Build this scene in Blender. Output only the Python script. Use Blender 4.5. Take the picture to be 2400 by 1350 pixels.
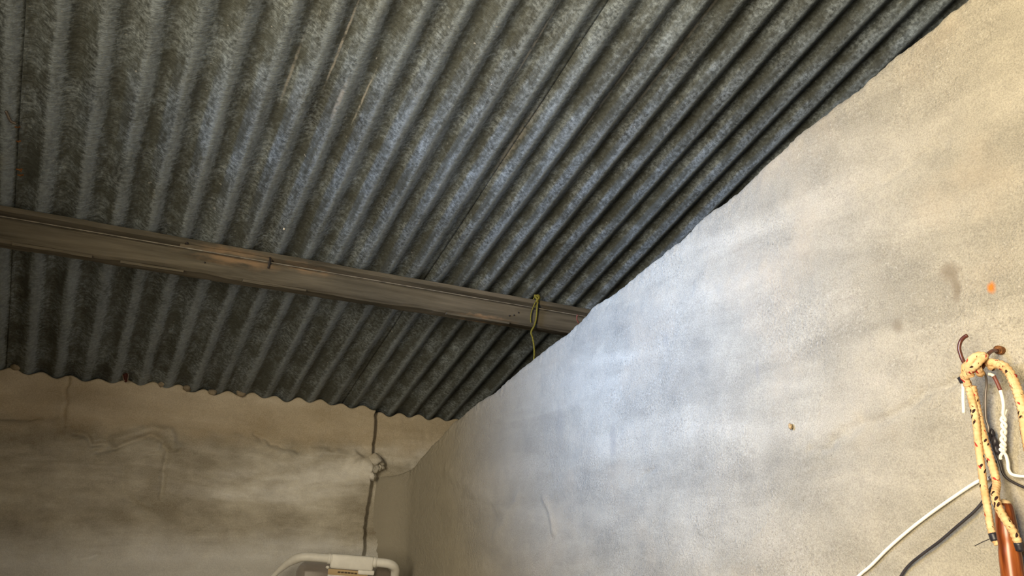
import bpy, bmesh, math, random
import numpy as np
from mathutils import Matrix, Vector

for o in list(bpy.data.objects):
    bpy.data.objects.remove(o, do_unlink=True)
scn = bpy.context.scene
col = scn.collection
R_ = random.Random(7)

# ------------------------------------------------------------------ camera
EYE = 1.55
cam_d = bpy.data.cameras.new('camera')
cam_d.sensor_fit = 'HORIZONTAL'
cam_d.sensor_width = 36.0
cam_d.lens = 27.0
cam_d.clip_start = 0.02
cam = bpy.data.objects.new('camera', cam_d)
col.objects.link(cam)
cam.matrix_world = Matrix(((0.8710, -0.1700, -0.4610, 0.0),
                           (-0.4904, -0.2437, -0.8367, 0.0),
                           (0.0299, 0.9549, -0.2956, EYE),
                           (0, 0, 0, 1)))
scn.camera = cam

# ------------------------------------------------------------------ light
world = bpy.data.worlds.new('sky')
scn.world = world
world.use_nodes = True
world.node_tree.nodes['Background'].inputs[0].default_value = (0.62, 0.76, 1.0, 1)
world.node_tree.nodes['Background'].inputs[1].default_value = 0.6


def area(name, loc, sx, sy, power, color, rot):
    d = bpy.data.lights.new(name, 'AREA')
    d.shape = 'RECTANGLE'
    d.size, d.size_y, d.energy, d.color = sx, sy, power, color
    o = bpy.data.objects.new(name, d)
    col.objects.link(o)
    o.location = loc
    o.rotation_euler = rot
    return o


# area lamps for daylight: unseen high window (warm, off the yard), added vent (blue)
area('unseen_window_daylight', (-1.16, -0.05, 1.92), 1.45, 0.95, 125, (1.0, 0.84, 0.585), (0, -math.pi / 2, 0))
vent = area('added_vent_light', (-0.80, 1.28, 2.12), 0.14, 0.60, 6.0, (0.27, 0.50, 1.0), (0, -math.pi / 2 + math.radians(6), 0))
vent.data.spread = math.radians(46)  # lamp of the added vent

vs = scn.view_settings
vs.view_transform = 'Standard'
vs.look = 'None'
vs.gamma = 1.0
vs.use_curve_mapping = False
vs.exposure = 0.0

# ------------------------------------------------------------------ helpers
_tab = np.random.RandomState(11).rand(256, 256)


def vn(x, y, seed=0):
    x = np.asarray(x, float) + seed * 17.31
    y = np.asarray(y, float) + seed * 9.73
    xi = np.floor(x).astype(int); yi = np.floor(y).astype(int)
    fx = x - xi; fy = y - yi
    fx = fx * fx * (3 - 2 * fx); fy = fy * fy * (3 - 2 * fy)
    g = lambda a, b: _tab[a % 256, b % 256]
    return ((g(xi, yi) * (1 - fx) + g(xi + 1, yi) * fx) * (1 - fy)
            + (g(xi, yi + 1) * (1 - fx) + g(xi + 1, yi + 1) * fx) * fy) * 2 - 1


def fbm(x, y, o=4, seed=0, gain=0.5):
    s = 0; a = 1
    for i in range(o):
        s = s + a * vn(np.asarray(x) * 2 ** i, np.asarray(y) * 2 ** i, seed + i)
        a *= gain
    return s


def pdist(x, y, pts):
    """distance from each (x,y) to a polyline"""
    d = np.full(np.shape(x), 9.0)
    for (x0, y0), (x1, y1) in zip(pts[:-1], pts[1:]):
        vx, vy = x1 - x0, y1 - y0
        t = np.clip(((x - x0) * vx + (y - y0) * vy) / (vx * vx + vy * vy + 1e-12), 0, 1)
        d = np.minimum(d, np.hypot(x - x0 - t * vx, y - y0 - t * vy))
    return d


def tag(o, label=None, cat=None, group=None, kind=None):
    if label: o['label'] = label
    if cat: o['category'] = cat
    if group: o['group'] = group
    if kind: o['kind'] = kind
    return o


def empty(name, loc=(0, 0, 0)):
    o = bpy.data.objects.new(name, None)
    o.empty_display_size = 0.05
    col.objects.link(o)
    o.location = loc
    return o


def obj(name, me, mat, parent=None, smooth=True):
    o = bpy.data.objects.new(name, me)
    col.objects.link(o)
    if mat: me.materials.append(mat)
    if smooth:
        me.polygons.foreach_set('use_smooth', [True] * len(me.polygons))
    if parent is not None:
        o.parent = parent
        o.matrix_parent_inverse = Matrix.Translation(-Vector(parent.location))
    return o


def mesh(name, v, f):
    me = bpy.data.meshes.new(name)
    me.from_pydata([tuple(map(float, p)) for p in v], [], f)
    me.update()
    return me


def grid_mesh(name, P):
    """P: array rows x cols x 3"""
    r, c = P.shape[:2]
    idx = np.arange(r * c).reshape(r, c)
    f = np.stack([idx[:-1, :-1], idx[:-1, 1:], idx[1:, 1:], idx[1:, :-1]], -1).reshape(-1, 4)
    me = bpy.data.meshes.new(name)
    me.from_pydata(P.reshape(-1, 3).tolist(), [], f.tolist())
    me.update()
    return me


def prism_yz(polys, x0, x1):
    """boxes given as polygons in Y,Z, spanning x0..x1"""
    v, f = [], []
    for p in polys:
        b = len(v); n = len(p)
        v += [(x0, y, z) for y, z in p] + [(x1, y, z) for y, z in p]
        f += [list(range(b, b + n))[::-1], list(range(b + n, b + 2 * n))]
        f += [[b + i, b + (i + 1) % n, b + n + (i + 1) % n, b + n + i] for i in range(n)]
    return v, f


def bmobj(name, bm, mat, parent=None, smooth=True):
    bmesh.ops.recalc_face_normals(bm, faces=bm.faces[:])
    me = bpy.data.meshes.new(name)
    bm.to_mesh(me); bm.free()
    return obj(name, me, mat, parent, smooth)


def catmull(pts, n=8):
    P = [np.array(p, float) for p in pts]
    P = [2 * P[0] - P[1]] + P + [2 * P[-1] - P[-2]]
    out = []
    for i in range(1, len(P) - 2):
        for k in range(n):
            t = k / n
            a, b, c, d = P[i - 1], P[i], P[i + 1], P[i + 2]
            out.append(0.5 * (2 * b + (c - a) * t + (2 * a - 5 * b + 4 * c - d) * t * t
                              + (3 * b - a - 3 * c + d) * t ** 3))
    out.append(P[-2])
    return out


def tube(name, pts, r, mat, parent=None, n=10, sub=8, braid=0.0, spline=True, caps=True):
    """round tube along pts; r a number or function of 0..1; UV = (angle, metres)"""
    p = catmull(pts, sub) if spline else [np.array(q, float) for q in pts]
    N = len(p)
    T = []
    for i in range(N):
        t = p[min(i + 1, N - 1)] - p[max(i - 1, 0)]
        T.append(t / (np.linalg.norm(t) + 1e-12))
    a = np.array([0, 0, 1.0]) if abs(T[0][2]) < 0.9 else np.array([1.0, 0, 0])
    nrm = np.cross(T[0], a); nrm /= np.linalg.norm(nrm)
    v, f, uv = [], [], []
    s = 0
    for i in range(N):
        if i:
            s += np.linalg.norm(p[i] - p[i - 1])
            nrm = nrm - T[i] * np.dot(nrm, T[i])
            nrm /= np.linalg.norm(nrm) + 1e-12
        bn = np.cross(T[i], nrm)
        rr = r(i / (N - 1)) if callable(r) else r
        for j in range(n):
            th = 2 * math.pi * j / n
            q = rr
            if braid:
                q = rr * (1 + braid * math.sin(3 * th + s * 620) * math.sin(3 * th - s * 620))
            v.append(p[i] + q * (math.cos(th) * nrm + math.sin(th) * bn))
            uv.append((j / n, s))
    for i in range(N - 1):
        for j in range(n):
            f.append((i * n + j, i * n + (j + 1) % n, (i + 1) * n + (j + 1) % n, (i + 1) * n + j))
    if caps:
        for base, e, tt in ((0, p[0], -T[0]), ((N - 1) * n, p[-1], T[-1])):
            rr = r(0 if base == 0 else 1) if callable(r) else r
            c = len(v)
            v.append(e + tt * rr * 0.35); uv.append((0.5, 0 if base == 0 else s))
            for j in range(n):
                f.append((base + (j + 1) % n, base + j, c) if base == 0 else (base + j, base + (j + 1) % n, c))
    me = mesh(name, v, f)
    ul = me.uv_layers.new(name='UVMap')
    for l in me.loops:
        ul.data[l.index].uv = uv[l.vertex_index]
    return obj(name, me, mat, parent)


def lump(name, c, r, mat, parent=None, seed=0, amp=0.3, sub=3, freq=60):
    bm = bmesh.new()
    bmesh.ops.create_icosphere(bm, subdivisions=sub, radius=1)
    for w in bm.verts:
        n = w.co.copy()
        k = 1 + amp * float(fbm(n.x * 1.6 + n.z * 0.7, n.y * 1.6 - n.z * 0.9, 3, seed))
        w.co = Vector((c[0] + n.x * r[0] * k, c[1] + n.y * r[1] * k, c[2] + n.z * r[2] * k))
    return bmobj(name, bm, mat, parent)


def box_bm(x0, x1, y0, y1, z0, z1, bev=0.0, seg=2):
    bm = bmesh.new()
    bmesh.ops.create_cube(bm, size=1)
    for w in bm.verts:
        w.co = Vector(((x0 + x1) / 2 + w.co.x * (x1 - x0), (y0 + y1) / 2 + w.co.y * (y1 - y0),
                       (z0 + z1) / 2 + w.co.z * (z1 - z0)))
    if bev:
        bmesh.ops.bevel(bm, geom=bm.edges[:], offset=bev, segments=seg, profile=0.5, affect='EDGES')
    return bm


# ------------------------------------------------------------------ materials
class NT:
    def __init__(self, name, rough=0.85, spec=0.25):
        self.m = bpy.data.materials.new(name)
        self.m.use_nodes = True
        self.t = self.m.node_tree
        self.b = self.t.nodes['Principled BSDF']
        self.b.inputs['Roughness'].default_value = rough
        self.b.inputs['Specular IOR Level'].default_value = spec
        self.tc = self.n('ShaderNodeTexCoord')
        self.co = self.tc.outputs['Object']

    def n(self, kind, **kw):
        nd = self.t.nodes.new(kind)
        for k, v in kw.items(): setattr(nd, k, v)
        return nd

    def link(self, a, b): self.t.links.new(a, b)

    def mapping(self, scale, rot=(0, 0, 0), src=None, loc=(0, 0, 0)):
        m = self.n('ShaderNodeMapping')
        m.inputs['Scale'].default_value = scale
        m.inputs['Rotation'].default_value = rot
        m.inputs['Location'].default_value = loc
        self.link(src or self.co, m.inputs['Vector'])
        return m.outputs[0]

    def noise(self, scale, detail=4, rough=0.55, src=None, dist=0.0):
        nd = self.n('ShaderNodeTexNoise')
        nd.inputs['Scale'].default_value = scale
        nd.inputs['Detail'].default_value = detail
        nd.inputs['Roughness'].default_value = rough
        nd.inputs['Distortion'].default_value = dist
        self.link(src or self.co, nd.inputs['Vector'])
        return nd.outputs['Fac']

    def ramp(self, fac, stops):
        r = self.n('ShaderNodeValToRGB')
        e = r.color_ramp.elements
        while len(e) < len(stops): e.new(0.5)
        for i, (p, c) in enumerate(stops):
            e[i].position = p
            e[i].color = (c[0], c[1], c[2], 1) if hasattr(c, '__len__') else (c, c, c, 1)
        self.link(fac, r.inputs[0])
        return r.outputs[0]

    def mix(self, fac, a, b, mode='MIX'):
        x = self.n('ShaderNodeMix', data_type='RGBA', blend_type=mode)
        if isinstance(fac, (int, float)): x.inputs[0].default_value = fac
        else: self.link(fac, x.inputs[0])
        for s, v in ((x.inputs[6], a), (x.inputs[7], b)):
            if isinstance(v, tuple): s.default_value = (*v, 1)
            else: self.link(v, s)
        return x.outputs[2]

    def math(self, op, a, b=0.0, clamp=False):
        x = self.n('ShaderNodeMath', operation=op)
        x.use_clamp = clamp
        for s, v in ((x.inputs[0], a), (x.inputs[1], b)):
            if isinstance(v, (int, float)): s.default_value = v
            else: self.link(v, s)
        return x.outputs[0]

    def blob(self, c, r, soft=0.5, wob=0.0):
        """soft ellipsoid mask of a stain at c with half-sizes r"""
        src = self.co
        if wob:
            nz = self.n('ShaderNodeTexNoise')
            nz.inputs['Scale'].default_value = 45
            self.link(src, nz.inputs['Vector'])
            sc = self.n('ShaderNodeVectorMath', operation='MULTIPLY_ADD')
            self.link(nz.outputs['Color'], sc.inputs[0])
            sc.inputs[1].default_value = (wob,) * 3
            self.link(src, sc.inputs[2])
            src = sc.outputs[0]
            c = tuple(q + wob * 0.5 for q in c)
        m = self.mapping(tuple(1 / q for q in r), loc=tuple(-q / w for q, w in zip(c, r)), src=src)
        ln = self.n('ShaderNodeVectorMath', operation='LENGTH')
        self.link(m, ln.inputs[0])
        return self.ramp(ln.outputs['Value'], [(1 - soft if soft < 1 else 0.0, 1.0), (1.0, 0.0)])

    def gamma(self, c, g):
        x = self.n('ShaderNodeGamma')
        x.inputs[1].default_value = g
        self.link(c, x.inputs[0])
        return x.outputs[0]

    def bump(self, h, strength=0.5, dist=0.002, prev=None):
        b = self.n('ShaderNodeBump')
        b.inputs['Strength'].default_value = strength
        b.inputs['Distance'].default_value = dist
        self.link(h, b.inputs['Height'])
        if prev is not None: self.link(prev, b.inputs['Normal'])
        return b.outputs[0]

    def out(self, color=None, normal=None, rough=None):
        if color is not None:
            if isinstance(color, tuple): self.b.inputs['Base Color'].default_value = (*color, 1)
            else: self.link(color, self.b.inputs['Base Color'])
        if normal is not None: self.link(normal, self.b.inputs['Normal'])
        if rough is not None: self.link(rough, self.b.inputs['Roughness'])
        return self.m


def mat_plaster():
    k = NT('cement_render', 0.9, 0.15)
    big = k.noise(2.2, 5, 0.6)
    streak = k.noise(5.0, 5, 0.6, src=k.mapping((1, 0.45, 1.9), rot=(math.radians(36), 0, 0)), dist=0.4)
    mid = k.noise(14, 6, 0.65)
    grain = k.noise(430, 3, 0.7)
    speck = k.noise(150, 2, 0.6)
    c = k.ramp(big, [(0.34, (0.34, 0.325, 0.295)), (0.66, (0.53, 0.50, 0.45))])
    c = k.mix(0.72, c, k.ramp(streak, [(0.36, (0.30, 0.29, 0.27)), (0.50, (0.45, 0.43, 0.39)), (0.66, (0.62, 0.59, 0.54))]))
    c = k.mix(0.30, c, k.ramp(mid, [(0.36, (0.30, 0.285, 0.25)), (0.64, (0.62, 0.58, 0.50))]))
    c = k.mix(0.30, c, k.ramp(grain, [(0.35, (0.26, 0.25, 0.22)), (0.62, (0.62, 0.59, 0.53))]))
    c = k.mix(k.ramp(speck, [(0.72, 0.0), (0.78, 0.4)]), c, (0.62, 0.58, 0.50))
    c = k.mix(k.ramp(speck, [(0.22, 0.6), (0.28, 0.0)]), c, (0.20, 0.18, 0.15))
    c = k.mix(1.0, k.gamma(c, 1.4), (1.06, 1.05, 0.98), 'MULTIPLY')
    rough_patch = k.ramp(k.noise(4.5, 4, 0.6), [(0.46, 0.0), (0.60, 1.0)])
    sand = k.noise(240, 2, 0.55)
    c = k.mix(k.math('MULTIPLY', rough_patch, k.ramp(sand, [(0.30, 0.55), (0.42, 0.0)])), c, (0.20, 0.18, 0.145))
    c = k.mix(k.math('MULTIPLY', rough_patch, k.ramp(sand, [(0.60, 0.0), (0.74, 0.4)])), c, (0.66, 0.62, 0.54))
    tan = k.ramp(k.noise(3.4, 4, 0.6, src=k.mapping((1, 1, 1), loc=(3, 5, 1))), [(0.52, 0.0), (0.66, 0.35)])
    c = k.mix(tan, c, (0.50, 0.41, 0.29))
    # damp marks and a rust spot
    for p, r, w, colr in (((1.05, 0.611, 1.918), (0.2, 0.020, 0.019), 0.75, (0.20, 0.165, 0.12)),
                          ((1.05, 0.605, 1.892), (0.2, 0.009, 0.028), 0.75, (0.20, 0.165, 0.12)),
                          ((1.05, 0.698, 1.856), (0.2, 0.013, 0.015), 0.65, (0.20, 0.17, 0.125)),
                          ((1.05, 0.590, 1.842), (0.2, 0.009, 0.010), 0.20, (0.25, 0.23, 0.19)),
                          ((1.05, 0.556, 1.881), (0.2, 0.0085, 0.011), 1.0, (0.55, 0.19, 0.03)),
                          ((1.05, 1.409, 1.741), (0.2, 0.016, 0.050), 0.40, (0.24, 0.23, 0.21)),
                          ((1.05, 1.22, 1.93), (0.2, 0.012, 0.030), 0.25, (0.26, 0.25, 0.23)),
                          ((1.05, 0.98, 1.83), (0.2, 0.007, 0.030), 0.40, (0.28, 0.27, 0.25)),
                          ((1.05, 1.64, 1.80), (0.2, 0.03, 0.07), 0.28, (0.26, 0.25, 0.23))):
        c = k.mix(k.math('MULTIPLY', k.blob(p, r, 0.7, 0.012), w), c, colr)
    # brown painted in towards the corner stands for light falling off along the wall
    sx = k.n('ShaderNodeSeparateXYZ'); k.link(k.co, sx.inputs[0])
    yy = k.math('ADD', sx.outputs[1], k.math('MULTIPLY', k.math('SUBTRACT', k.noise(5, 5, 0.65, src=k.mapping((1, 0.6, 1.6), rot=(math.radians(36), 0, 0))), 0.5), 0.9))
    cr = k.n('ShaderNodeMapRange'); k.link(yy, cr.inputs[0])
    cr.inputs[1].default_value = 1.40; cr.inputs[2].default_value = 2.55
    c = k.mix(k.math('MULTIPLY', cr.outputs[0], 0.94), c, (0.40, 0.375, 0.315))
    h = k.math('ADD', k.math('MULTIPLY', grain, 0.5), k.math('MULTIPLY', k.noise(75, 5, 0.65), 1.0))
    n = k.bump(k.math('ADD', h, k.math('MULTIPLY', k.math('MULTIPLY', rough_patch, sand), 0.9)), 0.8, 0.0042)
    return k.out(c, n)


def mat_backwall():
    k = NT('mud_render', 0.92, 0.12)
    band = k.noise(3.2, 5, 0.6, src=k.mapping((0.55, 1, 2.6)), dist=0.5)
    mid = k.noise(10, 6, 0.6, src=k.mapping((0.8, 1, 1.3)))
    grain = k.noise(320, 3, 0.65)
    c = k.ramp(band, [(0.34, (0.175, 0.145, 0.100)), (0.50, (0.28, 0.245, 0.190)), (0.66, (0.43, 0.395, 0.345))])
    c = k.mix(0.35, c, k.ramp(mid, [(0.36, (0.15, 0.12, 0.08)), (0.64, (0.44, 0.39, 0.31))]))
    # the infill under the sheets is browner mortar than the wall below
    sx = k.n('ShaderNodeSeparateXYZ'); k.link(k.co, sx.inputs[0])
    zz = k.math('ADD', sx.outputs[2], k.math('MULTIPLY', k.math('SUBTRACT', k.noise(9, 4), 0.5), 0.12))
    top = k.n('ShaderNodeMapRange'); k.link(zz, top.inputs[0])
    top.inputs[1].default_value = 1.76; top.inputs[2].default_value = 1.82
    c = k.mix(k.math('MULTIPLY', top.outputs[0], 0.6), c, (0.30, 0.232, 0.148))
    low = k.n('ShaderNodeMapRange'); k.link(zz, low.inputs[0])
    low.inputs[1].default_value = 1.52; low.inputs[2].default_value = 1.42
    c = k.mix(k.math('MULTIPLY', low.outputs[0], 0.6), c, (0.42, 0.395, 0.36))
    c = k.mix(k.math('MULTIPLY', k.blob((0.05, 2.65, 1.88), (0.13, 0.3, 0.05), 0.6, 0.02), 0.35), c, (0.20, 0.155, 0.10))
    c = k.mix(0.14, c, k.ramp(grain, [(0.35, (0.16, 0.14, 0.11)), (0.65, (0.5, 0.45, 0.38))]))
    c = k.mix(1.0, k.gamma(c, 1.35), (2.90, 3.28, 3.95), 'MULTIPLY')
    h = k.math('ADD', k.math('MULTIPLY', grain, 0.3), k.math('MULTIPLY', k.noise(48, 5, 0.6), 1.0))
    return k.out(c, k.bump(h, 0.5, 0.004))


def mat_roof():
    k = NT('weathered_sheet', 0.62, 0.35)
    longs = k.noise(6, 5, 0.6, src=k.mapping((6, 0.35, 1)))
    cross = k.noise(24, 4, 0.7, src=k.mapping((1.2, 7, 1)))
    blot = k.noise(5, 5, 0.65)
    fine = k.noise(120, 4, 0.7)
    c = k.ramp(longs, [(0.34, (0.060, 0.059, 0.054)), (0.50, (0.125, 0.126, 0.120)), (0.66, (0.225, 0.23, 0.225))])
    c = k.mix(0.40, c, k.ramp(cross, [(0.40, (0.040, 0.038, 0.032)), (0.60, (0.20, 0.20, 0.19))]))
    c = k.mix(0.35, c, k.ramp(blot, [(0.38, (0.055, 0.049, 0.038)), (0.60, (0.17, 0.175, 0.175))]))
    c = k.mix(k.math('MULTIPLY', k.ramp(k.noise(9, 4, 0.6, src=k.mapping((2, 0.7, 1))), [(0.62, 0.0), (0.72, 1.0)]), 0.35), c, (0.15, 0.125, 0.075))
    c = k.mix(0.34, c, k.ramp(fine, [(0.40, (0.03, 0.03, 0.026)), (0.62, (0.28, 0.28, 0.27))]))
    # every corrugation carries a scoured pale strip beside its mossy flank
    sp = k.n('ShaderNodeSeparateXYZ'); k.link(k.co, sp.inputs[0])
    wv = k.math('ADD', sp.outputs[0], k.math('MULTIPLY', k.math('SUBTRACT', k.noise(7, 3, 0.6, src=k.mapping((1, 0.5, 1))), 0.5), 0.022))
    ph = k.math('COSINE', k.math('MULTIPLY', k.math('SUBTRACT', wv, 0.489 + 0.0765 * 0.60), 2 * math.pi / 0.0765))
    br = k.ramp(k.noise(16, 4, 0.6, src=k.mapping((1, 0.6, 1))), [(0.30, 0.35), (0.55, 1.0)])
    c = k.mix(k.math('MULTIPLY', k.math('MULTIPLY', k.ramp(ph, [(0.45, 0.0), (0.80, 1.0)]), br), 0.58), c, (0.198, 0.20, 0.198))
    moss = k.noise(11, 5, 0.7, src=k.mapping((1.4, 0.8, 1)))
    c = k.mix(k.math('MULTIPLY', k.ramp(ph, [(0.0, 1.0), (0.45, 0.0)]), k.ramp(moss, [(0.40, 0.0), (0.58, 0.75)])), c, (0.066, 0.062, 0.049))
    c = k.mix(1.0, k.gamma(c, 1.6), (4.05, 4.75, 5.6), 'MULTIPLY')
    # dried lime drips and pale scale
    drip = k.noise(30, 3, 0.6, src=k.mapping((2.6, 0.5, 1)))
    c = k.mix(k.ramp(drip, [(0.72, 0.0), (0.77, 0.45)]), c, (0.42, 0.42, 0.40))
    flake = k.noise(70, 2, 0.5)
    c = k.mix(k.ramp(flake, [(0.74, 0.0), (0.78, 0.6)]), c, (0.45, 0.45, 0.43))
    for p, r, w in (((0.334, 1.36, 2.45), (0.0035, 0.13, 0.3), 0.9), ((0.705, 1.22, 2.5), (0.004, 0.12, 0.3), 0.8),
                    ((0.37, 1.47, 2.45), (0.006, 0.07, 0.3), 0.55), ((0.42, 1.46, 2.4), (0.0025, 0.09, 0.3), 0.6),
                    ((0.80, 1.45, 2.4), (0.012, 0.16, 0.3), 0.40), ((1.02, 1.10, 2.5), (0.006, 0.30, 0.3), 0.45),
                    ((0.26, 1.45, 2.4), (0.004, 0.10, 0.3), 0.5), ((0.94, 1.25, 2.5), (0.005, 0.25, 0.3), 0.4)):
        m = k.math('MULTIPLY', k.blob(p, r, 0.6, 0.004), k.ramp(k.noise(55, 2), [(0.38, 0.2), (0.5, 1.0)]))
        c = k.mix(k.math('MULTIPLY', m, w), c, (0.46, 0.45, 0.42))
    h = k.math('ADD', k.math('MULTIPLY', cross, 1.0), k.math('MULTIPLY', fine, 0.6))
    rg = k.ramp(blot, [(0.35, 0.75), (0.65, 0.50)])
    return k.out(c, k.bump(h, 0.8, 0.0026), rg)


def mat_wood():
    k = NT('weathered_timber', 0.85, 0.15)
    g = k.noise(26, 6, 0.65, src=k.mapping((0.10, 1.2, 1.6)), dist=0.3)
    b = k.noise(6, 4, 0.6, src=k.mapping((0.5, 1, 2)))
    c = k.ramp(g, [(0.34, (0.055, 0.049, 0.039)), (0.52, (0.135, 0.122, 0.098)), (0.70, (0.225, 0.20, 0.165))])
    c = k.mix(0.35, c, k.ramp(b, [(0.38, (0.075, 0.073, 0.062)), (0.65, (0.19, 0.168, 0.130))]))
    raw = k.noise(30, 4, 0.6, src=k.mapping((0.35, 1, 1.4)))
    for p, r in (((0.27, 1.96, 2.18), (0.16, 0.2, 0.03)), ((0.46, 1.96, 2.185), (0.09, 0.2, 0.02)),
                 ((0.98, 1.94, 2.13), (0.12, 0.2, 0.008))):
        m = k.math('MULTIPLY', k.blob(p, r, 0.7, 0.02), k.ramp(raw, [(0.42, 0.0), (0.6, 0.7)]))
        c = k.mix(m, c, (0.36, 0.24, 0.145))
    return k.out(c, k.bump(g, 0.5, 0.003))


def mat_simple(name, color, rough=0.6, spec=0.3, metal=0.0, var=0.0, vs_=80, bumpd=0.0):
    k = NT(name, rough, spec)
    k.b.inputs['Metallic'].default_value = metal
    nz = k.noise(vs_, 4, 0.6)
    a = tuple(q * (1 - var) for q in color); b = tuple(min(1, q * (1 + var)) for q in color)
    c = k.ramp(nz, [(0.35, a), (0.65, b)])
    return k.out(c, k.bump(nz, 0.4, bumpd) if bumpd else None)


def mat_rope():
    k = NT('flecked_rope', 0.85, 0.15)
    uv = k.tc.outputs['UV']
    br = k.n('ShaderNodeTexWave', wave_type='BANDS', bands_direction='DIAGONAL')
    br.inputs['Scale'].default_value = 1.0
    k.link(k.mapping((9, 620, 1), src=uv), br.inputs['Vector'])
    nz = k.noise(60, 3, 0.6)
    c = k.ramp(nz, [(0.35, (0.58, 0.34, 0.13)), (0.65, (0.78, 0.55, 0.29))])
    c = k.mix(0.25, c, k.ramp(br.outputs['Fac'], [(0.2, (0.40, 0.24, 0.11)), (0.7, (0.80, 0.62, 0.42))]))

    def fleck(ang, scale, loc, thr):
        met = k.mapping((0.028, 1, 1), src=uv)
        rt1 = k.mapping((1, 1, 1), src=met, rot=(0, 0, ang))
        vo = k.n('ShaderNodeTexVoronoi')
        vo.inputs['Scale'].default_value = 1.0
        k.link(k.mapping(scale, src=rt1, loc=loc), vo.inputs['Vector'])
        return k.ramp(vo.outputs['Distance'], [(thr, 1.0), (thr + 0.05, 0.0)])
    c = k.mix(fleck(0.7, (160, 75, 1), (0.3, 0.1, 0), 0.23), c, (0.030, 0.014, 0.012))
    c = k.mix(fleck(-0.6, (125, 48, 1), (1.7, 0.6, 0), 0.145), c, (0.40, 0.035, 0.03))
    c = k.mix(fleck(-0.7, (230, 95, 1), (4.7, 2.6, 0), 0.12), c, (0.16, 0.06, 0.02))
    return k.out(c, k.bump(nz, 0.5, 0.001))


def mat_varnish():
    k = NT('varnished_wood', 0.28, 0.5)
    g = k.noise(70, 5, 0.6, src=k.mapping((1, 1, 0.12)), dist=0.6)
    c = k.ramp(g, [(0.34, (0.045, 0.010, 0.004)), (0.50, (0.165, 0.038, 0.008)), (0.66, (0.33, 0.095, 0.020))])
    return k.out(c, k.bump(g, 0.15, 0.001))


def mat_clear():
    k = NT('smoky_clear_plastic', 0.25, 0.5)
    k.b.inputs['Base Color'].default_value = (0.30, 0.25, 0.22, 1)
    k.b.inputs['Alpha'].default_value = 0.38
    return k.m


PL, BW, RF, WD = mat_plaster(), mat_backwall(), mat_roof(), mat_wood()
M_floor = mat_simple('trodden_earth', (0.20, 0.17, 0.14), 0.9, 0.2, 0, 0.2, 14, 0.004)
M_out = mat_simple('plain_render', (0.20, 0.185, 0.16), 0.9, 0.2, 0, 0.12, 10, 0.004)
M_rope, M_var, M_clear = mat_rope(), mat_varnish(), mat_clear()
M_hook = mat_simple('brown_enamelled_steel', (0.085, 0.026, 0.016), 0.25, 0.6, 0.0, 0.25, 150)
M_rust = mat_simple('rusty_steel', (0.20, 0.085, 0.030), 0.7, 0.3, 0.3, 0.5, 240, 0.001)
M_white = mat_simple('white_cable_sheath', (0.78, 0.76, 0.69), 0.45, 0.4, 0, 0.06, 60)
M_black = mat_simple('black_cable_sheath', (0.030, 0.026, 0.028), 0.45, 0.4, 0, 0.2, 60)
M_grey = mat_simple('grey_steel_wire', (0.16, 0.14, 0.13), 0.35, 0.5, 0.4, 0.2, 60)
M_tape = mat_simple('black_tape', (0.022, 0.020, 0.026), 0.4, 0.4, 0, 0.3, 200)
M_brownw = mat_simple('brown_cable_sheath', (0.15, 0.042, 0.028), 0.45, 0.4, 0, 0.15, 100)
M_string = mat_simple('yellow_green_twine', (0.19, 0.17, 0.03), 0.8, 0.2, 0, 0.3, 300, 0.001)
M_plastic = mat_simple('white_plastic', (0.86, 0.86, 0.83), 0.42, 0.4, 0, 0.06, 30)
M_tan = mat_simple('tan_print', (0.55, 0.42, 0.24), 0.6, 0.3, 0, 0.05, 40)
M_paper = mat_simple('white_paper', (0.80, 0.78, 0.78), 0.6, 0.3, 0, 0.03, 40)
M_ink = mat_simple('dark_ink', (0.10, 0.075, 0.05), 0.6, 0.3, 0, 0.2, 100)
M_blue = mat_simple('blue_ink', (0.28, 0.28, 0.45), 0.6, 0.3, 0, 0.2, 100)
M_straw = mat_simple('dry_straw', (0.34, 0.20, 0.09), 0.8, 0.2, 0, 0.3, 200)
M_strip = mat_simple('dark_gap_shade', (0.016, 0.017, 0.017), 0.8, 0.3, 0.2, 0.2, 60)
M_chip = mat_simple('tan_chip', (0.42, 0.30, 0.16), 0.8, 0.2, 0, 0.3, 300)
M_arris = mat_simple('pale_arris_light', (0.22, 0.205, 0.18), 0.8, 0.2, 0, 0.35, 40)
M_red = mat_simple('dark_red_scrap', (0.055, 0.008, 0.004), 0.6, 0.3, 0, 0.4, 120)
M_pale = mat_simple('pale_edge', (0.26, 0.21, 0.18), 0.7, 0.3, 0, 0.2, 120)
M_mortar = mat_simple('crumbly_mortar', (0.33, 0.28, 0.21), 0.95, 0.1, 0, 0.3, 40, 0.004)

# ------------------------------------------------------------------ room shell
WALL_Y = 2.65
REC_Y = 2.682
XR = 1.05
PITCH = 0.0765
AMP = 0.0095
PH = 0.489          # a crest of the corrugation
SLOPE = 0.4025


def roof_mid(y):
    return 1.947 + SLOPE * (WALL_Y - y)


def corr(x):
    return np.cos((np.asarray(x) - PH) * 2 * math.pi / PITCH)


# floor
v, f = prism_yz([[(-1.4, -0.1), (2.95, -0.1), (2.95, 0.0), (-1.4, 0.0)]], -1.15, 2.45)
tag(obj('floor', mesh('floor', v, f), M_floor, smooth=False), kind='structure')

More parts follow.
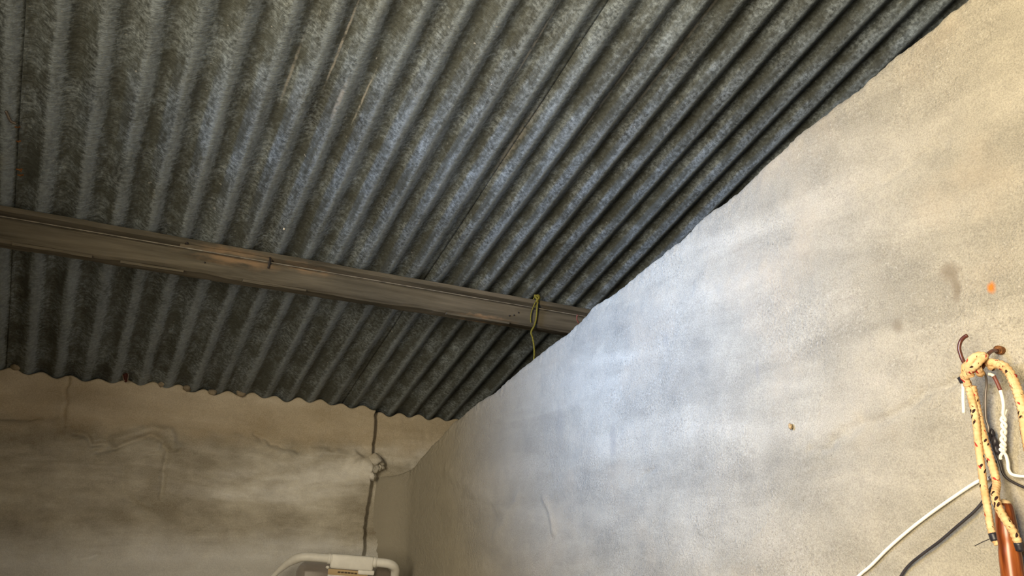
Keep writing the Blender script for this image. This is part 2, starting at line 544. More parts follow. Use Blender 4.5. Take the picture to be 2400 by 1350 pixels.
# left wall with an unseen window opening and a vent slot added for the blue lamp
rt = lambda y: roof_mid(y) - 0.02
polys = [[(-1.4, 0), (-0.55, 0), (-0.55, rt(-0.55)), (-1.4, rt(-1.4))],
         [(-0.55, 2.68), (0.45, 2.68), (0.45, rt(0.45)), (-0.55, rt(-0.55))],
         [(-0.55, 0), (0.45, 0), (0.45, 1.16), (-0.55, 1.16)],
         [(0.45, 0), (0.88, 0), (0.88, rt(0.88)), (0.45, rt(0.45))],
         [(0.88, 0), (1.52, 0), (1.52, 2.04), (0.88, 2.04)],
         [(0.88, 2.20), (1.52, 2.20), (1.52, rt(1.52)), (0.88, rt(0.88))],
         [(1.52, 0), (2.65, 0), (2.65, rt(2.65)), (1.52, rt(1.52))]]
v, f = prism_yz(polys, -1.15, -0.82)
tag(obj('wall_left', mesh('wall_left', v, f), M_out, smooth=False), kind='structure')
v, f = prism_yz([[(-1.4, 0), (2.71, 0), (2.71, rt(2.71)), (-1.4, rt(-1.4))]], 2.30, 2.45)
tag(obj('wall_outer', mesh('wall_outer', v, f), M_out, smooth=False), kind='structure')
v, f = prism_yz([[(-1.4, 0), (-1.28, 0), (-1.28, rt(-1.28)), (-1.4, rt(-1.4) - 0.03)]], -1.02, 2.30)
tag(obj('wall_front', mesh('wall_front', v, f), M_out, smooth=False), kind='structure')

# ---- right wall: a partition whose sloping top stays short of the sheets
edge = [(-1.28, 2.82), (-0.3, 2.55), (0.436, 2.357), (0.533, 2.328), (0.605, 2.308), (0.659, 2.296), (0.725, 2.279),
        (0.788, 2.263), (0.856, 2.246), (0.919, 2.225), (0.963, 2.212), (1.033, 2.191), (1.107, 2.177), (1.175, 2.152),
        (1.306, 2.121), (1.387, 2.098), (1.491, 2.077), (1.604, 2.037), (1.751, 2.005), (1.89, 1.968), (1.965, 1.938),
        (2.128, 1.901), (2.262, 1.868), (2.373, 1.83), (2.475, 1.795), (2.581, 1.751), (2.655, 1.717), (2.72, 1.69)]
ys = np.concatenate([np.linspace(-1.28, 0.25, 14)[:-1], np.linspace(0.25, REC_Y, 560)])
top = np.interp(ys, [e[0] for e in edge], [e[1] for e in edge])
top = top + 0.0028 * fbm(ys * 22, ys * 0, 4, 3) + 0.0014 * fbm(ys * 160, ys * 0, 2, 5)
rows_lo = np.array([0.0, 0.6, 1.0, 1.2])
tt = np.linspace(0, 1, 230)
Z = np.vstack([np.repeat(rows_lo[:, None], len(ys), 1), 1.26 + (top - 0.018 - 1.26)[None, :] * tt[:, None]])
Y = np.repeat(ys[None, :], Z.shape[0], 0)
# broad trowelling, ridges and cracks; positive = towards the room
ca, sa = math.cos(math.radians(36)), math.sin(math.radians(36))
U, V = Y * ca - Z * sa, Y * sa + Z * ca
H = 0.005 * fbm(Y * 2.2, Z * 2.2, 2, 1) + 0.0014 * fbm(U * 4, V * 11, 4, 8) + 0.0006 * fbm(Y * 26, Z * 26, 4, 2)
H += 0.0010 * np.clip(fbm(U * 9, V * 22, 3, 21), 0, 1)
gap_top = np.clip(1 - (top[None, :] - Z) / 0.07, 0, 1)
H += gap_top * 0.0022 * fbm(Y * 120, Z * 120, 3, 12) - gap_top ** 2 * 0.004
for pts, w, d in (([(0.876, 1.684), (0.834, 1.687), (0.779, 1.722), (0.746, 1.718), (0.703, 1.73), (0.661, 1.749), (0.611, 1.769)], 0.007, -0.006),
                  ([(0.726, 2.093), (0.677, 2.093), (0.632, 2.107), (0.585, 2.113)], 0.006, -0.004),
                  ([(0.659, 2.264), (0.618, 2.263)], 0.004, -0.003),
                  ([(0.724, 1.522), (0.65, 1.564), (0.6, 1.596)], 0.009, -0.004),
                  ([(0.871, 1.652), (0.813, 1.662)], 0.006, -0.002),
                  ([(1.946, 1.518), (1.879, 1.585), (1.835, 1.623)], 0.018, 0.004),
                  ([(1.705, 1.616), (1.664, 1.575), (1.643, 1.536)], 0.008, 0.005),
                  ([(1.915, 1.596), (2.192, 1.673), (2.291, 1.716)], 0.02, 0.004),
                  ([(0.64, 1.752), (0.58, 1.797), (0.50, 1.822)], 0.006, -0.0022),
                  ([(1.31, 1.66), (1.27, 1.67)], 0.006, -0.003),
                  ([(1.12, 2.03), (1.02, 2.00), (0.96, 2.03)], 0.012, 0.0035)):
    q = pdist(Y + 0.006 * fbm(Y * 40, Z * 40, 2, 31), Z + 0.006 * fbm(Y * 40, Z * 40, 2, 32), pts)
    H += d * np.exp(-(q / w) ** 2)
X = XR - H
# coved corner with the back wall
r = 0.10
t = np.clip(Y - (REC_Y - r), 0, r)
X = X - (r - np.sqrt(np.maximum(r * r - t * t, 0)))
P = np.stack([X, Y, Z], -1)
extra = []
for a in np.linspace(0, math.pi / 2, 7)[1:]:
    extra.append(np.stack([P[-1, :, 0] + 0.02 * (1 - math.cos(a)), ys, P[-1, :, 2] + 0.018 * math.sin(a)], -1))
extra.append(np.stack([np.full_like(ys, XR + 0.14) + 0.004 * fbm(ys * 20, ys * 0, 2), ys, top - 0.004], -1))
extra.append(np.stack([np.full_like(ys, XR + 0.15), ys, top - 0.05], -1))
extra.append(np.stack([np.full_like(ys, XR + 0.15), ys, ys * 0], -1))
P = np.concatenate([P, np.array(extra)], 0)
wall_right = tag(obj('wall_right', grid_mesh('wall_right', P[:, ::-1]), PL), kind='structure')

# ---- back wall: scalloped infill under the corrugations


def back_wall(name, x0, x1, y0, nx, dense_x0, right_end, left_end=False):
    xs = np.concatenate([np.linspace(x0, dense_x0, 12)[:-1], np.linspace(dense_x0, x1, nx)]) if dense_x0 > x0 else np.linspace(x0, x1, nx)
    tz = 1.947 - SLOPE * (y0 - WALL_Y) + 0.0075 * corr(xs) ** 1 - 0.006 - 0.005 * np.clip(fbm(xs * 14, xs * 0, 3, 41), -0.6, 1)
    rows_lo = np.array([0.0, 0.7, 1.1])
    tt = np.linspace(0, 1, 190)
    Zb = np.vstack([np.repeat(rows_lo[:, None], len(xs), 1), 1.22 + (tz - 0.004 - 1.22)[None, :] * tt[:, None]])
    Xb = np.repeat(xs[None, :], Zb.shape[0], 0)
    h = 0.004 * fbm(Xb * 3, Zb * 4, 3, 51) + 0.0014 * fbm(Xb * 9, Zb * 22, 4, 52) + 0.0008 * fbm(Xb * 60, Zb * 60, 3, 53)
    if y0 == WALL_Y:
        step = np.interp(xs, [-1.1, -0.199, -0.041, -0.019, 0.106, 0.158, 0.217, 0.316, 0.462, 0.631, 0.809, 0.917],
                         [1.79, 1.794, 1.809, 1.779, 1.751, 1.794, 1.805, 1.807, 1.799, 1.77, 1.753, 1.746])
        wob = 0.010 * fbm(Xb * 18, Zb * 18, 3, 61)
        dz = Zb + wob - step[None, :]
        amt = 0.4 + 0.6 * np.clip(fbm(xs * 5, xs * 0 + 3, 3, 62) + 0.4, 0, 1)
        h += amt[None, :] * (-0.006 / (1 + np.exp(-dz / 0.004)) + 0.004 * np.exp(-((dz + 0.012) / 0.014) ** 2))
        ww = 0.004 * fbm(Xb * 50, Zb * 50, 2, 63)
        for pts, w, d in (([(0.06, 1.725), (0.108, 1.739), (0.151, 1.761), (0.196, 1.784), (0.234, 1.774), (0.252, 1.736), (0.255, 1.672), (0.257, 1.608)], 0.008, -0.008),
                          ([(0.10, 1.765), (0.15, 1.785), (0.196, 1.805), (0.25, 1.80), (0.272, 1.75)], 0.012, 0.008),
                          ([(-0.018, 1.773), (0.022, 1.77), (0.044, 1.744), (0.071, 1.749), (0.11, 1.742)], 0.007, -0.009),
                          ([(0.193, 1.723), (0.228, 1.73)], 0.004, -0.005),
                          ([(0.26, 1.735), (0.29, 1.737)], 0.004, -0.005),
                          ([(0.137, 1.703), (0.141, 1.64), (0.167, 1.592), (0.231, 1.557)], 0.008, -0.004),
                          ([(0.06, 1.422), (0.114, 1.43)], 0.006, -0.005),
                          ([(-0.2, 1.80), (-0.117, 1.808), (-0.096, 1.812)], 0.004, -0.006),
                          ([(-0.053, 1.95), (-0.047, 1.878), (-0.037, 1.79)], 0.005, -0.006),
                          ([(0.514, 1.817), (0.573, 1.786), (0.66, 1.767)], 0.007, -0.006),
                          ([(0.70, 1.775), (0.78, 1.768), (0.86, 1.758)], 0.014, 0.008),
                          ([(0.86, 1.765), (0.90, 1.75), (0.915, 1.72)], 0.016, 0.012)):
            h += 1.5 * d * np.exp(-(pdist(Xb + ww, Zb + ww, pts) / w) ** 2)
    Yb = y0 - h
    Pb = np.stack([Xb, Yb, Zb], -1)
    tops = [np.stack([xs, y0 + 0.006 + 0 * xs - h[-1], tz], -1),
            np.stack([xs, y0 + 0.16 + 0 * xs, tz - SLOPE * 0.16 - 0.004], -1),
            np.stack([xs, y0 + 0.17 + 0 * xs, 0 * xs], -1)]
    Pb = np.concatenate([Pb, np.array(tops)], 0)
    if right_end:
        zc = Pb[:, -1, 2]
        j = 0.006 * fbm(zc * 9, zc * 0, 3, 71) + 0.003 * fbm(zc * 60, zc * 0, 2, 72)
        for k_ in range(1, 7):     # fray the outer columns so that the arris is uneven
            Pb[:-2, -k_, 0] += j[:-2] * (7 - k_) / 6
        e = Pb[:, -1:, :].copy()
        e[:-2, :, 1] = y0 + 0.012
        e[:-2, :, 0] += 0.004
        e2 = Pb[:, -1:, :].copy()
        e2[:, :, 1] = y0 + 0.17
        e2[:, :, 0] += 0.004
        Pb = np.concatenate([Pb, e, e2], 1)
    return tag(obj(name, grid_mesh(name, Pb), BW), kind='structure')


wall_back = back_wall('wall_back', -1.15, 0.915, WALL_Y, 300, -0.40, True)
wall_rec = back_wall('wall_back_recess', 0.90, 2.45, REC_Y, 330, 0.90, False)

# crumbled mortar on the arris and blobs squeezed into the corrugations
for i, (c, rr) in enumerate((((0.938, 2.660, 1.756), (0.030, 0.024, 0.022)), ((0.920, 2.650, 1.728), (0.026, 0.018, 0.022)),
                             ((0.948, 2.665, 1.733), (0.020, 0.020, 0.014)), ((0.922, 2.656, 1.700), (0.018, 0.016, 0.015)),
                             ((0.926, 2.672, 1.715), (0.012, 0.014, 0.009)))):
    lump('mortar_lump', c, rr, BW, wall_back, 80 + i, 0.45, 3)
for i, (x, z, s) in enumerate(((0.448, 1.942, 0.016), (0.282, 1.940, 0.012), (0.205, 1.944, 0.011), (0.361, 1.936, 0.013),
                               (-0.19, 1.950, 0.012))):
    lump('mortar_blob', (x, 2.648, z), (s, 0.012, s * 0.8), M_mortar, wall_back, 90 + i, 0.3, 2)
lump('mortar_blob', (0.952, 2.700, 1.926), (0.016, 0.012, 0.006), M_mortar, wall_rec, 97, 0.4, 2)

# ------------------------------------------------------------------ roof sheets
ceiling = tag(empty('ceiling', (0.6, 0.8, 2.7)), kind='structure')


def sheet(x0, x1, i, dz):
    xs = np.linspace(x0, x1, int((x1 - x0) / PITCH * 16) + 1)
    ysn = np.linspace(-1.45, 2.95, 110)
    Xg, Yg = np.meshgrid(xs, ysn)
    Zg = roof_mid(Yg) + AMP * corr(Xg) + dz
    Zg += 0.0022 * fbm(Xg * 3, Yg * 2.2, 3, 100 + i) + 0.0007 * fbm(Xg * 30, Yg * 9, 2, 110 + i)
    edge_ = np.clip(1 - (Xg - x0) / 0.03, 0, 1)
    Zg -= edge_ * 0.002 * (1 + fbm(Yg * 4, Yg * 0, 2, 120 + i))
    o = obj('corrugated_sheet', grid_mesh('corrugated_sheet', np.stack([Xg, Yg, Zg], -1)), RF, ceiling)
    s = o.modifiers.new('thickness', 'SOLIDIFY')
    s.thickness = 0.0015
    s.offset = 1.0
    return o


sheets = []
for i, (a, b) in enumerate(((-1.22, -0.135), (-0.212, 0.80), (0.735, 1.745), (1.68, 2.50))):
    sheets.append(sheet(a, b, i, 0.0 + (0.0035 if i % 2 == 0 else 0.0)))

# fixings poking through the sheets, and a speck for nail-hole light
def curl(cx, cy, turns, r, wr, mat, nm='wire_end', sx=1.0):
    z = roof_mid(cy) - AMP * 0.6 - 0.006
    pts = [(cx + r * math.cos(a) * sx, cy + r * 0.8 * math.sin(a), z - 0.0012 * a) for a in np.linspace(0.4, turns * 6.283, int(10 * turns) + 3)]
    return tube(nm, pts, wr, mat, sheets[1], 7, 3)


curl(-0.206, 1.850, 0.95, 0.0048, 0.0018, M_rust)
curl(-0.203, 1.866, 0.8, 0.0048, 0.0018, M_rust)
curl(-0.213, 1.735, 0.7, 0.0040, 0.0016, M_rust)
curl(-0.210, 1.772, 0.8, 0.0036, 0.0015, M_rust)
tube('wire_end', [(-0.236, 1.712, roof_mid(1.712) - 0.005), (-0.226, 1.722, roof_mid(1.72) - 0.016), (-0.216, 1.724, roof_mid(1.724) - 0.017)],
     0.0030, M_grey, sheets[1], 8, 6)
zz = roof_mid(1.872)
lump('hole_light', (0.368, 1.872, zz - 0.010), (0.0028, 0.0028, 0.004), M_white, sheets[1], 3, 0.1, 2)  # white lump stands for daylight showing through a nail hole

# ------------------------------------------------------------------ timber purlin
beam = tag(empty('roof_beam', (0.6, 1.97, 2.125)), 'weathered timber roof beam carrying the corrugated sheets', 'beam')


def by(x): return 1.972 - 0.035 * x


def plank(name, x0, x1, yoff0, yoff1, z0, z1, mat, slope=0.0, rough=0.0015, n=160, seed=0, wear=0.0):
    """long bar following the beam line, corners eased and edges worn"""
    xs = np.linspace(x0, x1, n)
    e = min((z1 - z0), (yoff1 - yoff0)) * 0.12
    sec = [(yoff0 + e, z0), (yoff1 - e, z0), (yoff1, z0 + e), (yoff1, z1 - e), (yoff1 - e, z1), (yoff0 + e, z1), (yoff0, z1 - e),
           (yoff0, (z0 + z1) / 2), (yoff0, z0 + e)]
    rings = []
    for k_, (yo, z) in enumerate(sec):
        w1 = rough * fbm(xs * 14, xs * 0 + k_, 4, 130 + seed)
        w2 = rough * fbm(xs * 14, xs * 0 + k_ + 9, 4, 140 + seed)
        if wear and k_ in (0, 8):
            w2 = w2 + wear * np.clip(fbm(xs * 7, xs * 0, 4, 150 + seed), 0, 1)
        rings.append(np.stack([xs, by(xs) + yo + w1, z - slope * yo + w2], -1))
    P_ = np.array(rings)
    P_ = np.concatenate([P_, P_[:1]], 0)
    me = grid_mesh(name, P_)
    bm = bmesh.new(); bm.from_mesh(me)
    bmesh.ops.remove_doubles(bm, verts=bm.verts[:], dist=1e-6)
    bmesh.ops.holes_fill(bm, edges=[q for q in bm.edges if q.is_boundary], sides=0)
    bpy.data.meshes.remove(me)
    return bmobj(name, bm, mat, beam, smooth=False)


plank('timber', -1.02, 2.30, 0.0, 0.05, 2.124, 2.184, WD, 0, 0.0011, 240, 1, 0.006)
plank('batten', -1.02, 2.30, -0.003, 0.036, 2.196, 2.2085, WD, SLOPE, 0.0010, 200, 2)
plank('splice_block', 0.143, 0.366, 0.002, 0.042, 2.1845, 2.199, WD, SLOPE * 0.6, 0.0016, 40, 3)
plank('gap_shade', -1.02, 2.30, 0.018, 0.046, 2.184, 2.1975, M_strip, SLOPE * 0.5, 0.0004, 60, 4)  # near-black strip painted in as the shade of the gap under the batten
for i, (xa, xb, z) in enumerate(((0.02, 0.16, 2.120), (0.30, 0.46, 2.121), (0.86, 1.06, 2.1205), (-0.2, -0.04, 2.1205))):
    plank('splinter', xa, xb, -0.003, 0.008, z, z + 0.006, WD, 0, 0.0012, 24, 5 + i)
plank('arris_highlight', -1.02, 2.30, -0.0012, 0.004, 2.1825, 2.1852, M_arris, 0, 0.0003, 120, 9)  # pale strip paints the light caught along the timber's top edge
tube('nail', [(0.358, by(0.358) + 0.006, 2.203), (0.359, by(0.358) - 0.004, 2.190), (0.357, by(0.358) - 0.004, 2.166)], 0.0024, M_black, beam, 8, 4)
tube('nail', [(0.150, by(0.15) + 0.012, 2.196), (0.158, by(0.15) - 0.005, 2.196)], 0.003, M_black, beam, 8, 3)
for x, z in ((0.205, 2.154), (1.075, 2.150), (1.06, 2.146), (1.09, 2.160)):
    tube('nail_head', [(x, by(x) + 0.01, z), (x, by(x) - 0.0022, z)], 0.0022, M_black, beam, 8, 2)

# twine knotted round the batten
tw = tag(empty('twine', (1.147, 1.93, 2.0)), 'yellow-green twine knotted on the roof beam with a loose tail', 'string')
sy = by(1.147)
tube('knot', [(1.139, sy - 0.006, 2.216), (1.150, sy - 0.010, 2.222), (1.156, sy - 0.009, 2.214), (1.147, sy - 0.011, 2.209),
              (1.140, sy - 0.008, 2.220), (1.152, sy - 0.012, 2.216), (1.146, sy - 0.010, 2.203), (1.152, sy - 0.008, 2.199)], 0.0034, M_string, tw, 8, 8)
tube('loop', [(1.150, sy - 0.006, 2.214), (1.150, sy - 0.003, 2.224), (1.149, sy + 0.010, 2.2190), (1.149, sy + 0.030, 2.202), (1.149, sy + 0.034, 2.190),
              (1.149, sy + 0.010, 2.1875), (1.149, sy - 0.007, 2.192), (1.149, sy - 0.008, 2.206)], 0.0022, M_string, tw, 8, 6)
tube('tail', [(1.150, sy - 0.010, 2.212), (1.149, sy - 0.008, 2.185), (1.147, sy - 0.007, 2.150), (1.141, sy - 0.007, 2.126),
              (1.131, sy - 0.006, 2.104), (1.139, sy - 0.004, 2.084), (1.146, sy - 0.002, 2.046), (1.144, sy, 1.99), (1.148, sy, 1.93)],
     0.0027, M_string, tw, 8, 8, 0.12)
tube('short_end', [(1.146, sy - 0.010, 2.208), (1.136, sy - 0.009, 2.186), (1.129, sy - 0.008, 2.165), (1.127, sy - 0.008, 2.146), (1.129, sy - 0.007, 2.134)],
     0.0019, M_string, tw, 8, 8)

# scrap wedged above the back wall, chip and twigs on the partition
scrap = tag(empty('metal_scrap', (0.095, 2.645, 1.935)), 'dark red curled scrap wedged between back wall and roof sheet', 'scrap')
xs_ = [(0.086, 1.972), (0.094, 1.966), (0.099, 1.957), (0.101, 1.946), (0.104, 1.937)]
tube('curled_body', [(x, 2.632, z) for x, z in xs_], lambda t: 0.0035 + 0.005 * math.sin(math.pi * min(1, t * 0.9 + 0.12)), M_red, scrap, 10, 6)
for s in (-1, 1):
    tube('pale_edge', [(x + s * 0.0075 * (0.4 + 0.6 * math.sin(math.pi * (i + 0.6) / 5)), 2.629, z + 0.002) for i, (x, z) in enumerate(xs_)], 0.0016, M_pale, scrap, 6, 4)

tag(lump('mortar_chip', (XR - 0.006, 0.909, 1.724), (0.003, 0.0032, 0.0046), M_chip, None, 7, 0.4, 3),
    'small tan chip stuck on the pale plaster wall', 'chip')
tag(tube('dry_stem', [(XR + 0.004, 1.560, 2.043), (XR - 0.004, 1.556, 2.053), (XR - 0.006, 1.550, 2.061)], 0.0018, M_brownw, None, 6, 4),
    'short reddish stem at the top edge of the plaster wall', 'stem')

# ------------------------------------------------------------------ hook and what hangs on it


def W(off, y, z): return (XR - off, y, z)


hook = tag(empty('wall_hook', W(0, 0.557, 1.79)), 'brown metal hook screwed into the plaster wall', 'hook')
tube('hook_rod', [W(-0.02, 0.556, 1.792), W(0.004, 0.556, 1.791), W(0.018, 0.556, 1.789), W(0.030, 0.557, 1.782), W(0.038, 0.558, 1.770), W(0.043, 0.562, 1.762),
                  W(0.047, 0.568, 1.763), W(0.050, 0.574, 1.768), W(0.050, 0.5785, 1.776), W(0.050, 0.5805, 1.785), W(0.050, 0.581, 1.793),
                  W(0.050, 0.578, 1.801), W(0.050, 0.573, 1.8055), W(0.050, 0.568, 1.8075)], 0.0026, M_hook, hook, 12, 6)
tube('collar', [W(-0.012, 0.556, 1.792), W(0.004, 0.556, 1.792), W(0.007, 0.556, 1.7915)], lambda t: 0.0058 if t < 0.85 else 0.0045, M_rust, hook, 14, 4)

rope = tag(empty('flecked_rope', W(0.04, 0.56, 1.76)), 'cream rope with red and black flecks knotted over the wall hook', 'rope')
A = np.array([0.048, 0.577, 1.760]); B = np.array([0.046, 0.549, 1.768])
ax = (B - A) / np.linalg.norm(B - A)
p1 = np.array([1.0, 0, 0]); p1 = p1 - ax * p1.dot(ax); p1 /= np.linalg.norm(p1); p2 = np.cross(ax, p1)
hel = []
for k_ in range(15):
    u = k_ / 14
    a = -0.9 + u * 1.75 * 2 * math.pi
    c = A + (B - A) * u + 0.0078 * (math.cos(a) * p1 + math.sin(a) * p2)
    hel.append(W(*c))
tube('strand', [W(0.034, 0.5775, 1.546), W(0.035, 0.580, 1.553), W(0.035, 0.583, 1.566), W(0.035, 0.5835, 1.590), W(0.035, 0.584, 1.612), W(0.036, 0.583, 1.640),
                W(0.037, 0.582, 1.668), W(0.038, 0.580, 1.695), W(0.039, 0.580, 1.715), W(0.042, 0.580, 1.735), W(0.045, 0.580, 1.748)],
     0.0044, M_rope, rope, 16, 16, 0.17)
tube('knot', [W(0.045, 0.580, 1.744), W(0.052, 0.579, 1.755)] + hel + [W(0.046, 0.545, 1.768), W(0.043, 0.540, 1.766)], 0.0050, M_rope, rope, 16, 12, 0.10)
tube('knot', [W(0.052, 0.571, 1.757), W(0.060, 0.564, 1.760), W(0.063, 0.555, 1.764), W(0.060, 0.549, 1.771), W(0.054, 0.548, 1.776),
              W(0.058, 0.555, 1.777), W(0.062, 0.562, 1.771), W(0.060, 0.567, 1.762), W(0.052, 0.570, 1.754)], 0.0046, M_rope, rope, 16, 12, 0.10)
tube('strand', [W(0.043, 0.541, 1.766), W(0.041, 0.534, 1.762), W(0.040, 0.529, 1.754), W(0.040, 0.526, 1.745), W(0.040, 0.5235, 1.734), W(0.039, 0.522, 1.722),
                W(0.038, 0.521, 1.704), W(0.037, 0.522, 1.680), W(0.036, 0.522, 1.645), W(0.035, 0.522, 1.600), W(0.034, 0.521, 1.55), W(0.034, 0.521, 1.49), W(0.034, 0.523, 1.43)],
     0.0056, M_rope, rope, 16, 16, 0.17)
tube('strand', [W(0.040, 0.577, 1.742), W(0.034, 0.579, 1.722), W(0.031, 0.5795, 1.702), W(0.030, 0.578, 1.680), W(0.030, 0.575, 1.658), W(0.031, 0.571, 1.635), W(0.038, 0.566, 1.618),
                W(0.056, 0.560, 1.602), W(0.061, 0.553, 1.583), W(0.055, 0.5465, 1.563), W(0.050, 0.5445, 1.549)], 0.0046, M_rope, rope, 16, 16, 0.17)
tube('tape_band', [W(0.047, 0.5825, 1.748), W(0.050, 0.5835, 1.755)], 0.0056, M_tape, rope, 12, 4)
tube('tape_band', [W(0.035, 0.5815, 1.559), W(0.035, 0.5795, 1.550)], 0.0054, M_tape, rope, 12, 4)
tube('tape_band', [W(0.050, 0.5445, 1.549), W(0.048, 0.544, 1.540)], 0.0054, M_tape, rope, 12, 4)
tube('loose_thread', [W(0.032, 0.583, 1.556), W(0.026, 0.592, 1.552), W(0.020, 0.605, 1.548), W(0.012, 0.620, 1.543)], 0.0005, M_black, rope, 6, 6)

# wooden handle
def handle():
    path = [W(0.040, 0.5600, 1.5945), W(0.040, 0.5605, 1.575), W(0.040, 0.5610, 1.553), W(0.040, 0.5618, 1.530), W(0.040, 0.5625, 1.505),
            W(0.040, 0.563, 1.475), W(0.040, 0.5635, 1.44), W(0.040, 0.564, 1.415)]
    N = 7 * 10

    def rad(t):
        base = 0.0098 + 0.0022 * min(1, t / 0.25) - 0.0009 * math.exp(-((t - 0.33) / 0.05) ** 2) + 0.0012 * t
        if t < 0.05: base *= 0.86 + 0.14 * math.sqrt(t / 0.05)
        if t > 0.95: base *= 0.6 + 0.4 * math.sqrt((1 - t) / 0.05)
        return base
    return tube('wooden_handle', path, rad, M_var, None, 24, 10)


hnd = handle()
tube('end_rim', [W(0.040, 0.5600, 1.5975), W(0.040, 0.56005, 1.5935)], lambda t: 0.0070 + 0.0018 * t, M_tan, hnd, 20, 3)
tag(hnd, 'reddish-brown varnished wooden handle hanging from the flecked rope', 'handle')

# wires
tag(tube('wire_stub', [W(0.036, 0.588, 1.757), W(0.033, 0.592, 1.750), W(0.031, 0.5945, 1.742), W(0.030, 0.597, 1.730), W(0.030, 0.598, 1.720), W(0.030, 0.599, 1.711)],
         0.0022, M_white, None, 10, 6), 'short straight white wire end beside the flecked rope knot', 'wire')
tag(tube('steel_wire', [W(0.043, 0.562, 1.764), W(0.030, 0.564, 1.757), W(0.022, 0.568, 1.748), W(0.020, 0.572, 1.736), W(0.020, 0.5745, 1.724), W(0.020, 0.577, 1.702), W(0.020, 0.5755, 1.692), W(0.020, 0.577, 1.684)],
         0.0016, M_grey, None, 8, 6), 'thin grey steel wire hanging straight down from the hook', 'wire')
bw = tag(empty('black_flex', W(0.01, 0.575, 1.65)), 'black wire running down from the grey steel wire behind the rope', 'wire')
tube('sheath', [W(0.018, 0.577, 1.688), W(0.012, 0.579, 1.677), W(0.010, 0.578, 1.665), W(0.010, 0.5755, 1.655), W(0.010, 0.573, 1.643), W(0.010, 0.572, 1.634),
                W(0.010, 0.568, 1.627), W(0.010, 0.561, 1.6215), W(0.010, 0.549, 1.615), W(0.010, 0.530, 1.608), W(0.010, 0.505, 1.603)], 0.0017, M_black, bw, 8, 6)
for i, (y, z, s) in enumerate(((0.576, 1.684, 0.0042), (0.5745, 1.672, 0.005), (0.573, 1.662, 0.0042))):
    lump('tape_lump', W(0.013, y, z), (s * 0.8, s * 0.8, s * 1.5), M_tape, bw, 200 + i, 0.4, 2)

tp = tag(empty('twisted_wire', W(0.02, 0.556, 1.69)), 'white wire twisted round itself below the flecked rope knot', 'wire')
tube('bare_start', [W(0.033, 0.5585, 1.7565), W(0.031, 0.5562, 1.7560), W(0.029, 0.5535, 1.7535)], 0.0021, M_white, tp, 10, 6)
tube('brown_sleeve', [W(0.029, 0.5540, 1.7542), W(0.028, 0.5515, 1.745), W(0.027, 0.5495, 1.735)], 0.00235, M_brownw, tp, 10, 6)
cen = [(0.556, 1.700), (0.5565, 1.690), (0.559, 1.679), (0.561, 1.668), (0.5625, 1.661)]


def twist(ph):
    out = []
    for k_ in range(31):
        u = k_ / 30 * (len(cen) - 1)
        i = min(int(u), len(cen) - 2); w = u - i
        y = cen[i][0] * (1 - w) + cen[i + 1][0] * w; z = cen[i][1] * (1 - w) + cen[i + 1][1] * w
        a = ph + k_ / 30 * 2 * math.pi * 2.6
        out.append(W(0.019 + 0.0021 * math.sin(a), y + 0.0023 * math.cos(a), z))
    return out


t0, t1 = twist(0.0), twist(math.pi)
tube('strand', [W(0.027, 0.5497, 1.7365), W(0.026, 0.5490, 1.723), W(0.025, 0.5500, 1.714), W(0.022, 0.5535, 1.705)] + t1 + [W(0.015, 0.562, 1.655), W(0.014, 0.5615, 1.645),
     W(0.013, 0.5625, 1.638), W(0.013, 0.5605, 1.632), W(0.013, 0.554, 1.629), W(0.013, 0.540, 1.6275), W(0.013, 0.505, 1.626)], 0.0021, M_white, tp, 10, 4)
tube('strand', [W(0.020, 0.5500, 1.711), W(0.020, 0.5535, 1.7045)] + t0 + [W(0.016, 0.568, 1.654), W(0.015, 0.569, 1.650)], 0.0020, M_white, tp, 10, 4)

lw = tag(empty('white_cable', W(0.005, 0.70, 1.57)), 'white cable running diagonally across the plaster wall', 'cable')
tube('sheath', [W(0.0045, 0.5895, 1.6285), W(0.005, 0.592, 1.6275), W(0.006, 0.604, 1.625), W(0.006, 0.613, 1.6215), W(0.005, 0.640, 1.607), W(0.005, 0.679, 1.584),
                W(0.005, 0.714, 1.5615), W(0.005, 0.751, 1.535), W(0.005, 0.782, 1.510), W(0.005, 0.806, 1.493), W(0.005, 0.850, 1.455), W(0.005, 0.92, 1.38)], 0.0023, M_white, lw, 10, 6)
tube('band', [W(0.0048, 0.5905, 1.6281), W(0.005, 0.5925, 1.6274)], 0.0027, M_grey, lw, 10, 2)
tag(tube('black_cable', [W(-0.003, 0.584, 1.652), W(0.004, 0.5845, 1.642), W(0.005, 0.585, 1.630), W(0.005, 0.588, 1.621), W(0.005, 0.595, 1.612), W(0.005, 0.605, 1.599), W(0.005, 0.620, 1.585),
                        W(0.005, 0.646, 1.566), W(0.005, 0.672, 1.547), W(0.005, 0.700, 1.529), W(0.005, 0.721, 1.514), W(0.005, 0.736, 1.498), W(0.005, 0.765, 1.46), W(0.005, 0.80, 1.39)],
        0.0019, M_black, None, 10, 6), 'black cable sagging below the white cable on the plaster wall', 'cable')

# ------------------------------------------------------------------ clear container with a white handle, on a shelf
shelf = tag(empty('wall_shelf', (0.72, 2.5, 1.10)), 'plain wooden wall shelf under the clear container', 'shelf')
bmobj('board', box_bm(0.40, 0.985, 2.30, 2.65, 1.10, 1.125, 0.002), WD, shelf, False)
for x in (0.48, 0.90):
    bmobj('bracket', box_bm(x - 0.015, x + 0.015, 2.34, 2.65, 1.06, 1.10, 0.002), WD, shelf, False)

ORG = Vector((0.795, 2.425, 1.125))
Xd = Vector((0.9507, -0.3102, 0)); Yd = Vector((0.3102, 0.9507, 0)); Zd = Vector((0, 0, 1))
TILT = math.radians(-3.2)


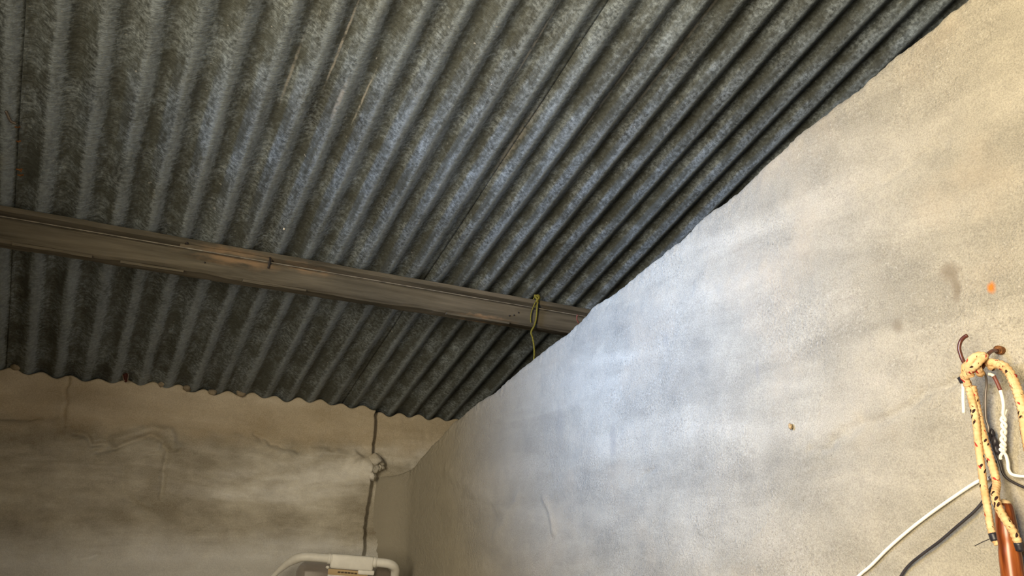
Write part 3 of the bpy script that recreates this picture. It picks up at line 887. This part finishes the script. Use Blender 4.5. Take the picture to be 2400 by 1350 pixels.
def L(x, y, z):
    """container coordinates, leaning a little to one side"""
    x2 = x * math.cos(TILT) - (z - 0.30) * math.sin(TILT) if z > 0.2 else x
    z2 = 0.30 + x * math.sin(TILT) + (z - 0.30) * math.cos(TILT) if z > 0.2 else z
    return ORG + Xd * x2 + Yd * y + Zd * z2


box = tag(empty('clear_container', tuple(ORG)), 'smoky clear container with a white plastic carrying handle and paper label', 'container')


def lbox(name, x0, x1, y0, y1, z0, z1, bev, mat, seg=3, par=None):
    bm = box_bm(x0, x1, y0, y1, z0, z1, bev, seg)
    for w in bm.verts: w.co = L(*w.co)
    return bmobj(name, bm, mat, par or box)


lbox('body', -0.155, 0.140, 0.012, 0.165, 0.0, 0.292, 0.03, M_clear, 4)
rt_ = lambda t: 0.0135 * (0.35 + 0.65 * min(1, t / 0.22)) if t < 0.22 else (0.0135 if t < 0.9 else 0.0135 - 0.02 * (t - 0.9))
tube('handle_bar', [tuple(L(*q)) for q in ((-0.235, 0.06, 0.225), (-0.205, 0.045, 0.262), (-0.178, 0.025, 0.288), (-0.150, 0.008, 0.304), (-0.12, 0.0, 0.309), (-0.05, 0.0, 0.309), (0.05, 0.0, 0.309),
                                           (0.10, 0.0, 0.309), (0.128, 0.004, 0.306), (0.143, 0.02, 0.294), (0.146, 0.04, 0.270), (0.146, 0.05, 0.24))], rt_, M_plastic, box, 16, 8)
lbox('grip_sleeve', -0.056, 0.074, -0.017, 0.017, 0.282, 0.3245, 0.007, M_plastic)
lbox('sleeve_lip', 0.030, 0.080, -0.014, 0.012, 0.271, 0.285, 0.004, M_plastic)
for x in (-0.060, 0.078):
    q = L(x, -0.004, 0.309)
    tube('collar', [tuple(L(x - 0.005, 0, 0.309)), tuple(L(x + 0.005, 0, 0.309))], 0.0158, M_plastic, box, 16, 2)
lump('peg', tuple(L(-0.062, -0.006, 0.284)), (0.006, 0.006, 0.0045), M_plastic, box, 5, 0.1, 2)
lab = lbox('label', -0.060, 0.062, -0.004, 0.008, 0.140, 0.281, 0.002, M_paper, 1)
lbox('label_header', -0.059, 0.061, -0.0055, -0.0035, 0.264, 0.2805, 0.0005, M_tan, 1, lab)
for i in range(6):
    lbox('print_mark', -0.030 + i * 0.010, -0.0215 + i * 0.010, -0.0063, -0.0052, 0.2705, 0.2750, 0.0003, M_ink, 1, lab)
lbox('print_line', -0.050, 0.0, -0.0058, -0.0038, 0.2575, 0.2605, 0.0003, M_blue, 1, lab)
lbox('print_line', -0.050, 0.01, -0.0058, -0.0038, 0.2495, 0.2525, 0.0003, M_blue, 1, lab)
